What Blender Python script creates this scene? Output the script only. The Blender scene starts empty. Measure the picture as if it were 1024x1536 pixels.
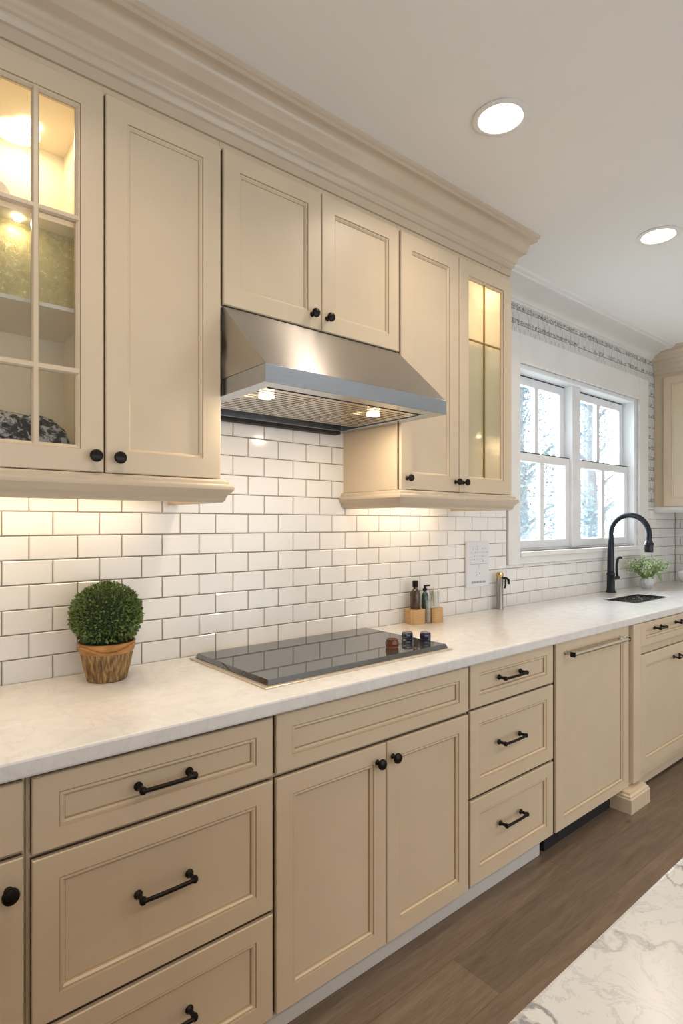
import bpy, bmesh, math, random
from mathutils import Vector, Matrix, noise
random.seed(7)
PI = math.pi
sc = bpy.context.scene
COL = sc.collection

# ------------------------------------------------------------------ materials
def nodes(name):
    m = bpy.data.materials.new(name); m.use_nodes = True
    nt = m.node_tree
    return m, nt, nt.nodes['Principled BSDF']

def mat(name, col, rough=.5, metal=0., **kw):
    m, nt, p = nodes(name)
    p.inputs['Base Color'].default_value = (*col, 1)
    p.inputs['Roughness'].default_value = rough
    p.inputs['Metallic'].default_value = metal
    for k, v in kw.items():
        p.inputs[k.replace('_', ' ')].default_value = v
    return m

def nd(nt, t, **kw):
    n = nt.nodes.new(t)
    for k, v in kw.items():
        if k.startswith('i_'):
            n.inputs[k[2:].replace('_', ' ')].default_value = v
        else:
            setattr(n, k, v)
    return n

def coords(nt, scale=(1, 1, 1), rot=(0, 0, 0)):
    tc = nd(nt, 'ShaderNodeTexCoord'); mp = nd(nt, 'ShaderNodeMapping')
    mp.inputs['Scale'].default_value = scale
    mp.inputs['Rotation'].default_value = rot
    nt.links.new(tc.outputs['Object'], mp.inputs['Vector'])
    return mp.outputs['Vector']

def ramp(nt, fac, stops):
    r = nd(nt, 'ShaderNodeValToRGB')
    e = r.color_ramp.elements
    while len(e) < len(stops): e.new(.5)
    for i, (p, c) in enumerate(stops):
        e[i].position = p; e[i].color = (*c, 1) if len(c) == 3 else c
    nt.links.new(fac, r.inputs['Fac'])
    return r.outputs['Color']

def g3(v): return (v, v, v)

def mathn(nt, op, a, b=None, c=None):
    n = nd(nt, 'ShaderNodeMath', operation=op)
    for i, x in enumerate((a, b, c)):
        if x is None: continue
        if isinstance(x, (int, float)): n.inputs[i].default_value = x
        else: nt.links.new(x, n.inputs[i])
    return n.outputs[0]

def mixc(nt, fac, a, b, mode='MIX'):
    n = nd(nt, 'ShaderNodeMix', data_type='RGBA', blend_type=mode)
    for s, x in ((n.inputs[0], fac), (n.inputs[6], a), (n.inputs[7], b)):
        if isinstance(x, (int, float)): s.default_value = x
        elif isinstance(x, tuple): s.default_value = (*x, 1)
        else: nt.links.new(x, s)
    return n.outputs[2]

def noisen(nt, vec, scale, detail=4, rough=.5, dist=0.):
    n = nd(nt, 'ShaderNodeTexNoise')
    n.inputs['Scale'].default_value = scale; n.inputs['Detail'].default_value = detail
    n.inputs['Roughness'].default_value = rough; n.inputs['Distortion'].default_value = dist
    if vec is not None: nt.links.new(vec, n.inputs['Vector'])
    return n

def bump(nt, p, height, strength=.2, dist=.002):
    b = nd(nt, 'ShaderNodeBump'); b.inputs['Strength'].default_value = strength
    b.inputs['Distance'].default_value = dist
    nt.links.new(height, b.inputs['Height']); nt.links.new(b.outputs[0], p.inputs['Normal'])

M = {}
def paint(name, col, rough=.36):
    m, nt, p = nodes(name)
    v = coords(nt)
    n = noisen(nt, v, 6, 3)
    a = tuple(c * .965 for c in col); b = tuple(min(1, c * 1.02) for c in col)
    nt.links.new(ramp(nt, n.outputs['Fac'], [(.3, a), (.7, b)]), p.inputs['Base Color'])
    p.inputs['Roughness'].default_value = rough
    n2 = noisen(nt, v, 220, 2)
    bump(nt, p, n2.outputs['Fac'], .06, .001)
    return m
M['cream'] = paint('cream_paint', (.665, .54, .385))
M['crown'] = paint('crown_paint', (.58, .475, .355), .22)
M['glaze'] = mat('brown_glaze', (.46, .33, .19), .5)
M['gapshade'] = mat('gap_shade', (.10, .065, .035), .6)  # shade of the door gaps, painted on the rear half of the edges
M['interior'] = mat('cabinet_interior', (.84, .78, .63), .5)
M['white'] = paint('white_trim', (.80, .79, .77), .35)
M['winwhite'] = paint('window_white', (.82, .83, .85), .3)
M['ceil'] = mat('ceiling_paint', (.86, .845, .825), .8)
M['plain'] = paint('wall_paint', (.74, .71, .66), .7)
M['grout'] = mat('grout', (.27, .225, .18), .85)
M['bronze'] = mat('dark_bronze', (.018, .014, .012), .32, .75)
M['blackmatte'] = mat('black_recess', (.012, .011, .011), .7)
M['chrome'] = mat('brushed_nickel', (.72, .70, .66), .22, 1.)
M['dull_steel'] = mat('dull_steel', (.36, .34, .31), .3, .95)
M['champagne'] = mat('satin_rim', (.60, .52, .42), .4, .6)
M['toe'] = paint('toe_board', (.63, .61, .585), .5)
M['navy'] = mat('navy_knob', (.012, .014, .04), .12, .2, Coat_Weight=.8)
M['faucet'] = mat('black_faucet', (.018, .022, .028), .28, .5)
M['wood'] = None

def steel(name, col=(.60, .585, .56), rough=.3, sx=(1, 60, 60), bs=.35):
    m, nt, p = nodes(name)
    v = coords(nt, sx)
    n = noisen(nt, v, 14, 4)
    nt.links.new(ramp(nt, n.outputs['Fac'], [(.3, tuple(c * .9 for c in col)), (.7, col)]), p.inputs['Base Color'])
    p.inputs['Metallic'].default_value = 1
    r = mathn(nt, 'MULTIPLY_ADD', n.outputs['Fac'], .12, rough - .06)
    nt.links.new(r, p.inputs['Roughness'])
    bump(nt, p, n.outputs['Fac'], bs, .0006)
    return m
def brushed(m, rough, an, rot):
    nt = m.node_tree; p = nt.nodes['Principled BSDF']
    for l in list(p.inputs['Roughness'].links): nt.links.remove(l)
    p.inputs['Roughness'].default_value = rough; p.inputs['Anisotropic'].default_value = an; p.inputs['Anisotropic Rotation'].default_value = rot
    t = nd(nt, 'ShaderNodeTangent', direction_type='RADIAL', axis='X'); nt.links.new(t.outputs[0], p.inputs['Tangent'])
    return m
M['steel'] = brushed(steel('brushed_steel', (.52, .50, .47), bs=.05), .30, .93, .0)
M['steel_lip'] = steel('brushed_steel_lip', (.50, .54, .60), .24, bs=.12)
M['filter'] = steel('filter_steel', (.80, .75, .67), .16, (9, 30, 30), 1.)

# tiles
m, nt, p = nodes('white_tile')
v = coords(nt)
n = noisen(nt, v, 1.7, 2)
nt.links.new(ramp(nt, n.outputs['Fac'], [(.35, (.80, .77, .74)), (.65, (.84, .815, .79))]), p.inputs['Base Color'])
p.inputs['Roughness'].default_value = .14
n2 = noisen(nt, v, 9, 2); bump(nt, p, n2.outputs['Fac'], .12, .004)
M['tile'] = m

# quartz counter
m, nt, p = nodes('quartz_counter')
v = coords(nt)
n = noisen(nt, v, 4, 8, .65, 1.2)
vein = mathn(nt, 'ABSOLUTE', mathn(nt, 'SUBTRACT', n.outputs['Fac'], .5))
msk = noisen(nt, v, 2.2, 3)
base = ramp(nt, noisen(nt, v, 18, 6, .7).outputs['Fac'], [(.3, (.71, .69, .67)), (.7, (.79, .775, .76))])
vf = ramp(nt, vein, [(0, (1, 1, 1)), (.025, (0, 0, 0))])
vf2 = mathn(nt, 'MULTIPLY', vf, mathn(nt, 'MULTIPLY', msk.outputs['Fac'], .42))
nt.links.new(mixc(nt, vf2, base, (.50, .48, .46)), p.inputs['Base Color'])
p.inputs['Roughness'].default_value = .13
M['quartz'] = m

# marble island
m, nt, p = nodes('veined_marble')
v = coords(nt)
w = noisen(nt, v, 2.2, 5, .55)
add = nd(nt, 'ShaderNodeMixRGB', blend_type='ADD'); add.inputs[0].default_value = .30
nt.links.new(v, add.inputs[1]); nt.links.new(w.outputs['Color'], add.inputs[2])
n = noisen(nt, add.outputs[0], 2.3, 7, .60, .4)
vein = mathn(nt, 'ABSOLUTE', mathn(nt, 'SUBTRACT', n.outputs['Fac'], .5))
n3 = noisen(nt, add.outputs[0], 9.5, 8, .7, .8)
vein3 = mathn(nt, 'ABSOLUTE', mathn(nt, 'SUBTRACT', n3.outputs['Fac'], .5))
mk = ramp(nt, noisen(nt, v, 2.6, 3).outputs['Fac'], [(.30, g3(0)), (.42, g3(1))])
mk3 = ramp(nt, noisen(nt, v, 3.5, 3).outputs['Fac'], [(.47, g3(0)), (.58, g3(1))])
f1 = mathn(nt, 'MULTIPLY', ramp(nt, vein, [(0, g3(1)), (.005, g3(.7)), (.015, g3(0))]), mk)
f3 = mathn(nt, 'MULTIPLY', ramp(nt, vein3, [(0, g3(.6)), (.018, g3(0))]), mk3)
ff = mathn(nt, 'MINIMUM', mathn(nt, 'ADD', f1, mathn(nt, 'MULTIPLY', f3, .5)), .8)
base = ramp(nt, noisen(nt, v, 5, 5, .6).outputs['Fac'], [(.3, (.56, .565, .56)), (.7, (.62, .62, .61))])
nt.links.new(mixc(nt, ff, base, (.16, .17, .18)), p.inputs['Base Color'])
p.inputs['Roughness'].default_value = .22
M['marble'] = m

# floor planks (long axis along x)
m, nt, p = nodes('brown_planks')
v = coords(nt)
br = nd(nt, 'ShaderNodeTexBrick')
br.inputs['Scale'].default_value = 1; br.inputs['Brick Width'].default_value = 1.5
br.inputs['Row Height'].default_value = .18; br.inputs['Mortar Size'].default_value = .0012
br.inputs['Color1'].default_value = (0, 0, 0, 1); br.inputs['Color2'].default_value = (1, 1, 1, 1)
br.inputs['Mortar'].default_value = (.5, .5, .5, 1)
br.inputs['Mortar Smooth'].default_value = .3
nt.links.new(v, br.inputs['Vector'])
v2 = coords(nt, (1.1, 11, 1))
gr = noisen(nt, v2, 3.2, 8, .62, .7)
v3 = coords(nt, (3, 60, 1))
gr2 = noisen(nt, v3, 5, 5, .6)
c1 = ramp(nt, gr.outputs['Fac'], [(.25, (.105, .070, .045)), (.5, (.195, .140, .097)), (.78, (.30, .23, .17))])
c2 = mixc(nt, .35, c1, ramp(nt, gr2.outputs['Fac'], [(.3, (.08, .052, .034)), (.7, (.23, .17, .12))]))
pl = ramp(nt, br.outputs['Color'], [(0, g3(.82)), (1, g3(1.12))])
c3 = mixc(nt, 1., c2, pl, 'MULTIPLY')
c4 = mixc(nt, mathn(nt, 'MULTIPLY', br.outputs['Fac'], .55), c3, (.05, .035, .025))
kn = nd(nt, 'ShaderNodeTexVoronoi'); kn.inputs['Scale'].default_value = 1.9
nt.links.new(coords(nt, (.8, 1.6, 1)), kn.inputs['Vector'])
kf = ramp(nt, kn.outputs['Distance'], [(0, g3(.75)), (.05, g3(0))])
c5 = mixc(nt, kf, c4, (.04, .027, .018))
nt.links.new(c5, p.inputs['Base Color'])
p.inputs['Roughness'].default_value = .42
bump(nt, p, gr2.outputs['Fac'], .1, .001)
M['floor'] = m

# wallpaper: ruled lines with handwritten looking scribble and thin uprights
m, nt, p = nodes('script_wallpaper')
tc = nd(nt, 'ShaderNodeTexCoord'); sx = nd(nt, 'ShaderNodeSeparateXYZ')
nt.links.new(tc.outputs['Object'], sx.inputs[0])
X, Z = sx.outputs['X'], sx.outputs['Z']
row = mathn(nt, 'DIVIDE', Z, .083)
fr = mathn(nt, 'FRACT', row); fl = mathn(nt, 'FLOOR', row)
line = mathn(nt, 'LESS_THAN', mathn(nt, 'ABSOLUTE', mathn(nt, 'SUBTRACT', fr, .28)), .028)
vv = coords(nt)
brk = mathn(nt, 'GREATER_THAN', noisen(nt, coords(nt, (14, 1, 60)), 1, 2).outputs['Fac'], .40)
line = mathn(nt, 'MULTIPLY', line, brk)
band = mathn(nt, 'MULTIPLY', mathn(nt, 'GREATER_THAN', fr, .33), mathn(nt, 'LESS_THAN', fr, .60))
sc1 = noisen(nt, coords(nt, (75, 1, 62)), 1, 2, .5, .6)
scr = mathn(nt, 'LESS_THAN', mathn(nt, 'ABSOLUTE', mathn(nt, 'SUBTRACT', sc1.outputs['Fac'], .5)), .05)
word = mathn(nt, 'GREATER_THAN', noisen(nt, coords(nt, (11, 1, 22)), 1, 1).outputs['Fac'], .42)
scr = mathn(nt, 'MULTIPLY', mathn(nt, 'MULTIPLY', scr, band), word)
col = mathn(nt, 'ADD', mathn(nt, 'DIVIDE', X, .055), mathn(nt, 'MULTIPLY', fl, .37))
cf = mathn(nt, 'FRACT', col)
wn = nd(nt, 'ShaderNodeTexWhiteNoise', noise_dimensions='2D')
cmb = nd(nt, 'ShaderNodeCombineXYZ'); nt.links.new(mathn(nt, 'FLOOR', col), cmb.inputs[0]); nt.links.new(fl, cmb.inputs[1])
nt.links.new(cmb.outputs[0], wn.inputs['Vector'])
pos = mathn(nt, 'MULTIPLY_ADD', wn.outputs['Value'], .7, .15)
vert = mathn(nt, 'LESS_THAN', mathn(nt, 'ABSOLUTE', mathn(nt, 'SUBTRACT', cf, pos)), .045)
vert = mathn(nt, 'MULTIPLY', vert, mathn(nt, 'GREATER_THAN', wn.outputs['Value'], .3))
vert = mathn(nt, 'MULTIPLY', vert, .55)
ink = mathn(nt, 'MINIMUM', mathn(nt, 'ADD', mathn(nt, 'ADD', line, scr), vert), 1)
hatch = noisen(nt, coords(nt, (260, 1, 12)), 1, 2)
paper = ramp(nt, hatch.outputs['Fac'], [(.35, (.56, .56, .54)), (.6, (.72, .72, .70))])
nt.links.new(mixc(nt, mathn(nt, 'MULTIPLY', ink, .85), paper, (.06, .06, .06)), p.inputs['Base Color'])
p.inputs['Roughness'].default_value = .7
M['wallpaper'] = m

def speck(name, cols, scale, rough=.4, bstr=.6):
    m, nt, p = nodes(name)
    v = coords(nt)
    n = noisen(nt, v, scale, 5, .7, .8)
    nt.links.new(ramp(nt, n.outputs['Fac'], cols), p.inputs['Base Color'])
    p.inputs['Roughness'].default_value = rough
    bump(nt, p, n.outputs['Fac'], bstr, .004)
    return m
M['speckle'] = speck('speckled_cloth', [(.44, (.008, .008, .008)), (.50, (.04, .04, .035)), (.54, (.50, .50, .52)), (.7, (.62, .62, .65))], 42, .6)
M['grid'] = speck('sink_mesh', [(.45, (.01, .01, .012)), (.56, (.03, .03, .03)), (.6, (.55, .55, .55)), (.8, (.7, .7, .7))], 42, .3)
M['gold'] = speck('gold_wall', [(.3, (.42, .38, .17)), (.6, (.56, .51, .25)), (.66, (.80, .75, .45)), (.8, (.9, .85, .6))], 60, .35, 1.)
m, nt, p = nodes('pale_wood'); v = coords(nt, (1, 1, 8)); n = noisen(nt, v, 30, 4)
nt.links.new(ramp(nt, n.outputs['Fac'], [(.3, (.56, .33, .13)), (.7, (.68, .43, .19))]), p.inputs['Base Color'])
p.inputs['Roughness'].default_value = .45
M['wood'] = m
m, nt, p = nodes('woven_basket'); tc = nd(nt, 'ShaderNodeTexCoord')
n = noisen(nt, coords(nt, (1, 1, .10)), 150, 2)
nt.links.new(ramp(nt, n.outputs['Fac'], [(.35, (.13, .065, .02)), (.5, (.25, .14, .045)), (.65, (.42, .27, .11))]), p.inputs['Base Color'])
p.inputs['Roughness'].default_value = .5; bump(nt, p, n.outputs['Fac'], .5, .003)
M['basket'] = m
m, nt, p = nodes('basket_rim'); n = noisen(nt, coords(nt, (1, 1, 4)), 22, 4)
nt.links.new(ramp(nt, n.outputs['Fac'], [(.35, (.32, .13, .03)), (.7, (.55, .27, .08))]), p.inputs['Base Color'])
p.inputs['Roughness'].default_value = .35
M['rim'] = m

def leafmat(name, a, b, scale=60, trans=.0):
    m, nt, p = nodes(name); n = noisen(nt, coords(nt), scale, 2)
    nt.links.new(ramp(nt, n.outputs['Fac'], [(.35, a), (.65, b)]), p.inputs['Base Color'])
    p.inputs['Roughness'].default_value = .45
    return m
M['leaf'] = leafmat('topiary_leaf', (.03, .06, .012), (.24, .33, .08), 120)
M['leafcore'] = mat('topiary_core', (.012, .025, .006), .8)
M['leaf2'] = leafmat('sprig_leaf', (.16, .28, .06), (.42, .54, .25), 90)
M['leaf3'] = leafmat('sprig_blossom', (.55, .60, .45), (.75, .78, .66), 90)
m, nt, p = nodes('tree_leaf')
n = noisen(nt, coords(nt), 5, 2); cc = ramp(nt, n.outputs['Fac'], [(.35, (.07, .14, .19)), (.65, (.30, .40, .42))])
nt.links.new(cc, p.inputs['Base Color'])
tl = nd(nt, 'ShaderNodeBsdfTranslucent'); nt.links.new(cc, tl.inputs[0])
ms = nd(nt, 'ShaderNodeMixShader'); ms.inputs[0].default_value = .55
nt.links.new(p.outputs[0], ms.inputs[1]); nt.links.new(tl.outputs[0], ms.inputs[2]); nt.links.new(ms.outputs[0], nt.nodes['Material Output'].inputs[0])
M['tree'] = m
M['bark'] = mat('bark', (.30, .31, .34), .8)
M['lawn'] = leafmat('lawn', (.30, .36, .30), (.55, .58, .55), 2)

def glassy(name, tint=(1, 1, 1), refl=.9, rough=.02, scatter=0., scol=(.8, .8, .75), bumpscale=0, bstr=.3):
    """thin pane: transparent + fresnel gloss (+ a share of translucency for obscured glass)"""
    m = bpy.data.materials.new(name); m.use_nodes = True; nt = m.node_tree; nt.nodes.clear()
    out = nd(nt, 'ShaderNodeOutputMaterial')
    tr = nd(nt, 'ShaderNodeBsdfTransparent'); tr.inputs[0].default_value = (*tint, 1)
    gl = nd(nt, 'ShaderNodeBsdfGlossy'); gl.inputs['Roughness'].default_value = rough
    fr_ = nd(nt, 'ShaderNodeFresnel'); fr_.inputs['IOR'].default_value = 1.5
    if bumpscale:
        n = noisen(nt, coords(nt), bumpscale, 3)
        b = nd(nt, 'ShaderNodeBump'); b.inputs['Strength'].default_value = bstr; b.inputs['Distance'].default_value = .003
        nt.links.new(n.outputs['Fac'], b.inputs['Height']); nt.links.new(b.outputs[0], gl.inputs['Normal'])
    last = tr.outputs[0]
    if scatter:
        tl = nd(nt, 'ShaderNodeBsdfTranslucent'); tl.inputs[0].default_value = (*scol, 1)
        df = nd(nt, 'ShaderNodeBsdfDiffuse'); df.inputs[0].default_value = (*scol, 1)
        a = nd(nt, 'ShaderNodeMixShader'); a.inputs[0].default_value = .4
        nt.links.new(tl.outputs[0], a.inputs[1]); nt.links.new(df.outputs[0], a.inputs[2])
        b2 = nd(nt, 'ShaderNodeMixShader'); b2.inputs[0].default_value = scatter
        nt.links.new(tr.outputs[0], b2.inputs[1]); nt.links.new(a.outputs[0], b2.inputs[2]); last = b2.outputs[0]
    f = mathn(nt, 'MULTIPLY', fr_.outputs[0], refl)
    mx = nd(nt, 'ShaderNodeMixShader')
    nt.links.new(f, mx.inputs[0]); nt.links.new(last, mx.inputs[1]); nt.links.new(gl.outputs[0], mx.inputs[2])
    nt.links.new(mx.outputs[0], out.inputs[0])
    return m
M['glass'] = glassy('window_glass', refl=.6)
M['cabglass'] = glassy('cabinet_glass', refl=1.)
M['frost'] = glassy('obscure_glass', (1, .97, .92), .8, .12, .5, (.84, .79, .69), 14, .25)
M['shelfglass'] = glassy('shelf_glass', (.8, .9, .85), 1.)
m, nt, p = nodes('vessel_glass'); p.inputs['Transmission Weight'].default_value = .9
p.inputs['Base Color'].default_value = (.97, .98, .98, 1); p.inputs['Roughness'].default_value = .03
M['clear'] = m
m, nt, p = nodes('amber_glass'); p.inputs['Transmission Weight'].default_value = .8
p.inputs['Base Color'].default_value = (.36, .12, .04, 1); p.inputs['Roughness'].default_value = .06
M['amber'] = m
M['brownglass'] = mat('brown_bottle', (.05, .02, .008), .1, 0, Coat_Weight=.6)
M['greenglass'] = mat('green_bottle', (.03, .07, .055), .12, 0, Coat_Weight=.6)
M['herb'] = leafmat('yellow_herb', (.35, .32, .05), (.65, .55, .12), 160)
M['brass'] = mat('brass', (.62, .43, .16), .25, 1.)
M['came'] = mat('antique_brass', (.32, .21, .09), .35, .9)
M['ceramic'] = mat('white_ceramic', (.85, .85, .86), .15)
M['vase'] = mat('grey_ceramic', (.66, .68, .70), .2)
M['ink'] = mat('grey_ink', (.20, .20, .22), .8)
M['paper'] = mat('paper_card', (.74, .74, .76), .5)
M['cooktop'] = mat('black_glass', (.035, .037, .035), .035, 0, Specular_IOR_Level=1.0, IOR=1.9)
M['burner'] = mat('burner_print', (.16, .16, .155), .12)

def emis(name, col, st):
    m = bpy.data.materials.new(name); m.use_nodes = True; nt = m.node_tree; nt.nodes.clear()
    out = nd(nt, 'ShaderNodeOutputMaterial'); e = nd(nt, 'ShaderNodeEmission')
    e.inputs[0].default_value = (*col, 1); e.inputs[1].default_value = st
    nt.links.new(e.outputs[0], out.inputs[0]); return m
M['lamp'] = emis('lamp_lens', (1, .86, .68), 6)
M['led'] = emis('led_lens', (1, .80, .52), 14)

# ------------------------------------------------------------------ mesh builder
def wloc(o):
    v = Vector((0, 0, 0))
    while o: v += o.location; o = o.parent
    return v

class MB:
    def __init__(s): s.bm = bmesh.new(); s.T = None; s.mi = 0
    def v(s, p):
        p = Vector(p)
        return s.bm.verts.new(s.T @ p if s.T else p)
    def f(s, vs, mi=None):
        try:
            fc = s.bm.faces.new(vs); fc.material_index = s.mi if mi is None else mi; return fc
        except ValueError: return None
    def box(s, x0, x1, y0, y1, z0, z1, bev=0., mi=None):
        vs = [s.v((x, y, z)) for x in (x0, x1) for y in (y0, y1) for z in (z0, z1)]
        fs = [s.f([vs[i] for i in q], mi) for q in ((0, 1, 3, 2), (4, 6, 7, 5), (0, 4, 5, 1), (2, 3, 7, 6), (0, 2, 6, 4), (1, 5, 7, 3))]
        if bev:
            es = {e for f_ in fs for e in f_.edges}
            bmesh.ops.bevel(s.bm, geom=list(es), offset=bev, segments=2, profile=.5, affect='EDGES')
        return s
    def loops(s, loops, close=True, cap0=True, cap1=True, mis=None):
        rings = [[s.v(p) for p in L] for L in loops]
        for k in range(len(rings) - 1):
            a, b = rings[k], rings[k + 1]; n = len(a)
            for i in range(n if close else n - 1):
                j = (i + 1) % n
                s.f([a[i], a[j], b[j], b[i]], mis[k] if mis else None)
        if cap0: s.f(rings[0][::-1])
        if cap1: s.f(rings[-1])
        return s
    def lathe(s, prof, c=(0, 0, 0), seg=24, axis='z', sx=1, sy=1):
        L = []
        for r, h in prof:
            ring = []
            for i in range(seg):
                a = 2 * PI * i / seg; p, q = max(r, 1e-5) * math.cos(a) * sx, max(r, 1e-5) * math.sin(a) * sy
                if axis == 'z': ring.append((c[0] + p, c[1] + q, c[2] + h))
                elif axis == 'y': ring.append((c[0] + p, c[1] - h, c[2] + q))
                else: ring.append((c[0] - h, c[1] + p, c[2] + q))
            L.append(ring)
        return s.loops(L)
    def tube(s, pts, r, seg=12, rs=None):
        pts = [Vector(p) for p in pts]; L = []
        up = Vector((.137, .31, .94)).normalized(); prev = None
        for i, p in enumerate(pts):
            d = (pts[min(i + 1, len(pts) - 1)] - pts[max(i - 1, 0)]).normalized()
            if prev is None: n = d.cross(up).normalized()
            else: n = (prev - d * prev.dot(d)).normalized()
            prev = n; b = d.cross(n); rr = rs[i] if rs else r
            L.append([p + (n * math.cos(2 * PI * k / seg) + b * math.sin(2 * PI * k / seg)) * rr for k in range(seg)])
        return s.loops(L)
    def sweep(s, prof, path, close=False):
        """prof: (out, z) ; path: 2D points, 'out' is to the right of travel; mitred"""
        P = [Vector((a, b)) for a, b in path]; n = len(P); rings = []
        for i in range(n):
            d0 = (P[i] - P[i - 1]).normalized() if i > 0 else None
            d1 = (P[i + 1] - P[i]).normalized() if i < n - 1 else None
            d0 = d0 or d1; d1 = d1 or d0
            n0 = Vector((d0.y, -d0.x)); n1 = Vector((d1.y, -d1.x))
            m = (n0 + n1).normalized(); k = 1 / max(.2, m.dot(n0))
            rings.append([(P[i].x + m.x * o * k, P[i].y + m.y * o * k, z) for o, z in prof])
        return s.loops(rings)
    def build(s, name, m, parent=None, smooth=False, bev=0., label=None, recalc=True):
        off = wloc(parent) if parent else Vector((0, 0, 0))
        if recalc: bmesh.ops.recalc_face_normals(s.bm, faces=s.bm.faces[:])
        me = bpy.data.meshes.new(name)
        if off.length: bmesh.ops.translate(s.bm, verts=s.bm.verts[:], vec=-off)
        s.bm.to_mesh(me); s.bm.free()
        for x in (m if isinstance(m, (list, tuple)) else [m]): me.materials.append(x)
        o = bpy.data.objects.new(name, me); COL.objects.link(o)
        if parent: o.parent = parent
        if smooth:
            for q in me.polygons: q.use_smooth = True
            md = o.modifiers.new('edge', 'EDGE_SPLIT'); md.split_angle = math.radians(smooth if smooth is not True else 38)
        if bev:
            b = o.modifiers.new('bevel', 'BEVEL'); b.width = bev; b.segments = 2; b.limit_method = 'ANGLE'
            b.angle_limit = math.radians(50)
        if label: o['label'] = label
        return o

def thing(name, loc, label, cat, group=None):
    o = bpy.data.objects.new(name, None); COL.objects.link(o); o.location = loc; o.empty_display_size = .05
    o['label'] = label; o['category'] = cat
    if group: o['group'] = group
    return o
def tag(o, label, cat, group=None, kind=None):
    o['label'] = label; o['category'] = cat
    if group: o['group'] = group
    if kind: o['kind'] = kind
    return o
def struct(o): o['kind'] = 'structure'; return o

def cells(mb, axis, us, vs, holes, a, b):
    """slab with rectangular holes. axis 'z': u=x v=y thickness z ; 'y': u=x v=z thickness y ; 'x': u=y v=z"""
    def P(u, v, t): return {'z': (u, v, t), 'y': (u, t, v), 'x': (t, u, v)}[axis]
    grid = {}
    def V(i, j, k):
        if (i, j, k) not in grid: grid[(i, j, k)] = mb.v(P(us[i], vs[j], (a, b)[k]))
        return grid[(i, j, k)]
    def solid(i, j):
        if not (0 <= i < len(us) - 1 and 0 <= j < len(vs) - 1): return False
        cu, cv = (us[i] + us[i + 1]) / 2, (vs[j] + vs[j + 1]) / 2
        return not any(h[0] < cu < h[1] and h[2] < cv < h[3] for h in holes)
    for i in range(len(us) - 1):
        for j in range(len(vs) - 1):
            if not solid(i, j): continue
            for k in (0, 1): mb.f([V(i, j, k), V(i + 1, j, k), V(i + 1, j + 1, k), V(i, j + 1, k)])
            if not solid(i - 1, j): mb.f([V(i, j, 0), V(i, j + 1, 0), V(i, j + 1, 1), V(i, j, 1)])
            if not solid(i + 1, j): mb.f([V(i + 1, j, 0), V(i + 1, j + 1, 0), V(i + 1, j + 1, 1), V(i + 1, j, 1)])
            if not solid(i, j - 1): mb.f([V(i, j, 0), V(i + 1, j, 0), V(i + 1, j, 1), V(i, j, 1)])
            if not solid(i, j + 1): mb.f([V(i, j + 1, 0), V(i + 1, j + 1, 0), V(i + 1, j + 1, 1), V(i, j + 1, 1)])
    return mb

# cabinet fronts (built in x/z, facing -y, T may turn them)
def front_mb(x0, x1, z0, z1, yf, ix=.058, iz=.058, t=.02, lip=True, T=None, opening=False, upper=None):
    """yf = y of the front face; recessed panel with a stepped, glazed moulding"""
    mb = MB(); mb.T = T; upper = (z0 > 1.4) if upper is None else upper
    def R(a, b, y): return [(x0 + a, y, z0 + b), (x1 - a, y, z0 + b), (x1 - a, y, z1 - b), (x0 + a, y, z1 - b)]
    yb = yf + t
    seq = [(0, 0, yb, 0), (0, 0, yf + .011, 1), (0, 0, yf + .0025, 0), (.0025, .0025, yf, 0)]
    if upper:
        seq += [(ix, iz, yf, 0), (ix + .0015, iz + .0015, yf + .0035, 1), (ix + .0045, iz + .0045, yf + .0040, 0), (ix + .0105, iz + .0105, yf + .0095, 0), (ix + .0112, iz + .0112, yf + .0115, 1)]
    elif lip:
        seq += [(ix - .004, iz - .004, yf, 0), (ix - .001, iz - .001, yf + .0028, 1), (ix + .004, iz + .004, yf + .0022, 0),
                (ix + .0085, iz + .0085, yf + .0058, 0), (ix + .0095, iz + .0095, yf + .0102, 1), (ix + .0112, iz + .0112, yf + .0102, 1)]
    else:
        seq += [(ix, iz, yf, 0), (ix + .004, iz + .004, yf + .010, 0)]
    loops_ = [R(a, b, y) for a, b, y, _ in seq]
    if opening:
        loops_.append(R(ix + .0112, iz + .0112, yb)); loops_.append(R(0, 0, yb))
        mis = [2] + [q[3] for q in seq[2:]] + [0, 0]
        mb.loops(loops_, cap0=False, cap1=False, mis=mis)
        bmesh.ops.remove_doubles(mb.bm, verts=mb.bm.verts[:], dist=1e-6)
    else:
        mb.loops(loops_, mis=[2] + [q[3] for q in seq[2:]])
    return mb

CR = [M['cream'], M['glaze'], M['gapshade']]
def knob(parent, x, y, z, r=.0165, T=None):
    mb = MB(); mb.T = T
    mb.lathe([(.0001, 0), (.009, 0), (.008, .003), (.0052, .006), (.005, .014), (.009, .017), (r, .021), (r * 1.02, .025), (r * .9, .029), (r * .55, .0315), (.0001, .032)], (x, y, z), 20, 'y')
    return mb.build('knob', M['bronze'], parent, 40)
def pull(parent, xa, xb, y, z, r=.0052, m=None, T=None, foot=.0105, out=.033, dip=.004):
    mb = MB(); mb.T = T
    for x in (xa, xb):
        mb.lathe([(.0001, 0), (foot, 0), (foot, .003), (foot * .8, .0055), (r * 1.15, .008), (r * 1.1, out - .004), (.0001, out - .003)], (x, y, z), 16, 'y')
        mb.lathe([(.0001, -.0085), (foot * .62, -.007), (foot * .82, -.003), (foot * .82, .003), (foot * .62, .007), (.0001, .0085)], (x, y - out + .003, z), 14, 'z')
    n = 14; pts = []
    for i in range(n + 1):
        t = i / n; pts.append((xa + (xb - xa) * t, y - out, z - dip * math.sin(PI * t) * .3))
    mb.tube(pts, r, 12)
    return mb.build('drawer_pull', m or M['bronze'], parent, 40)

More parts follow.
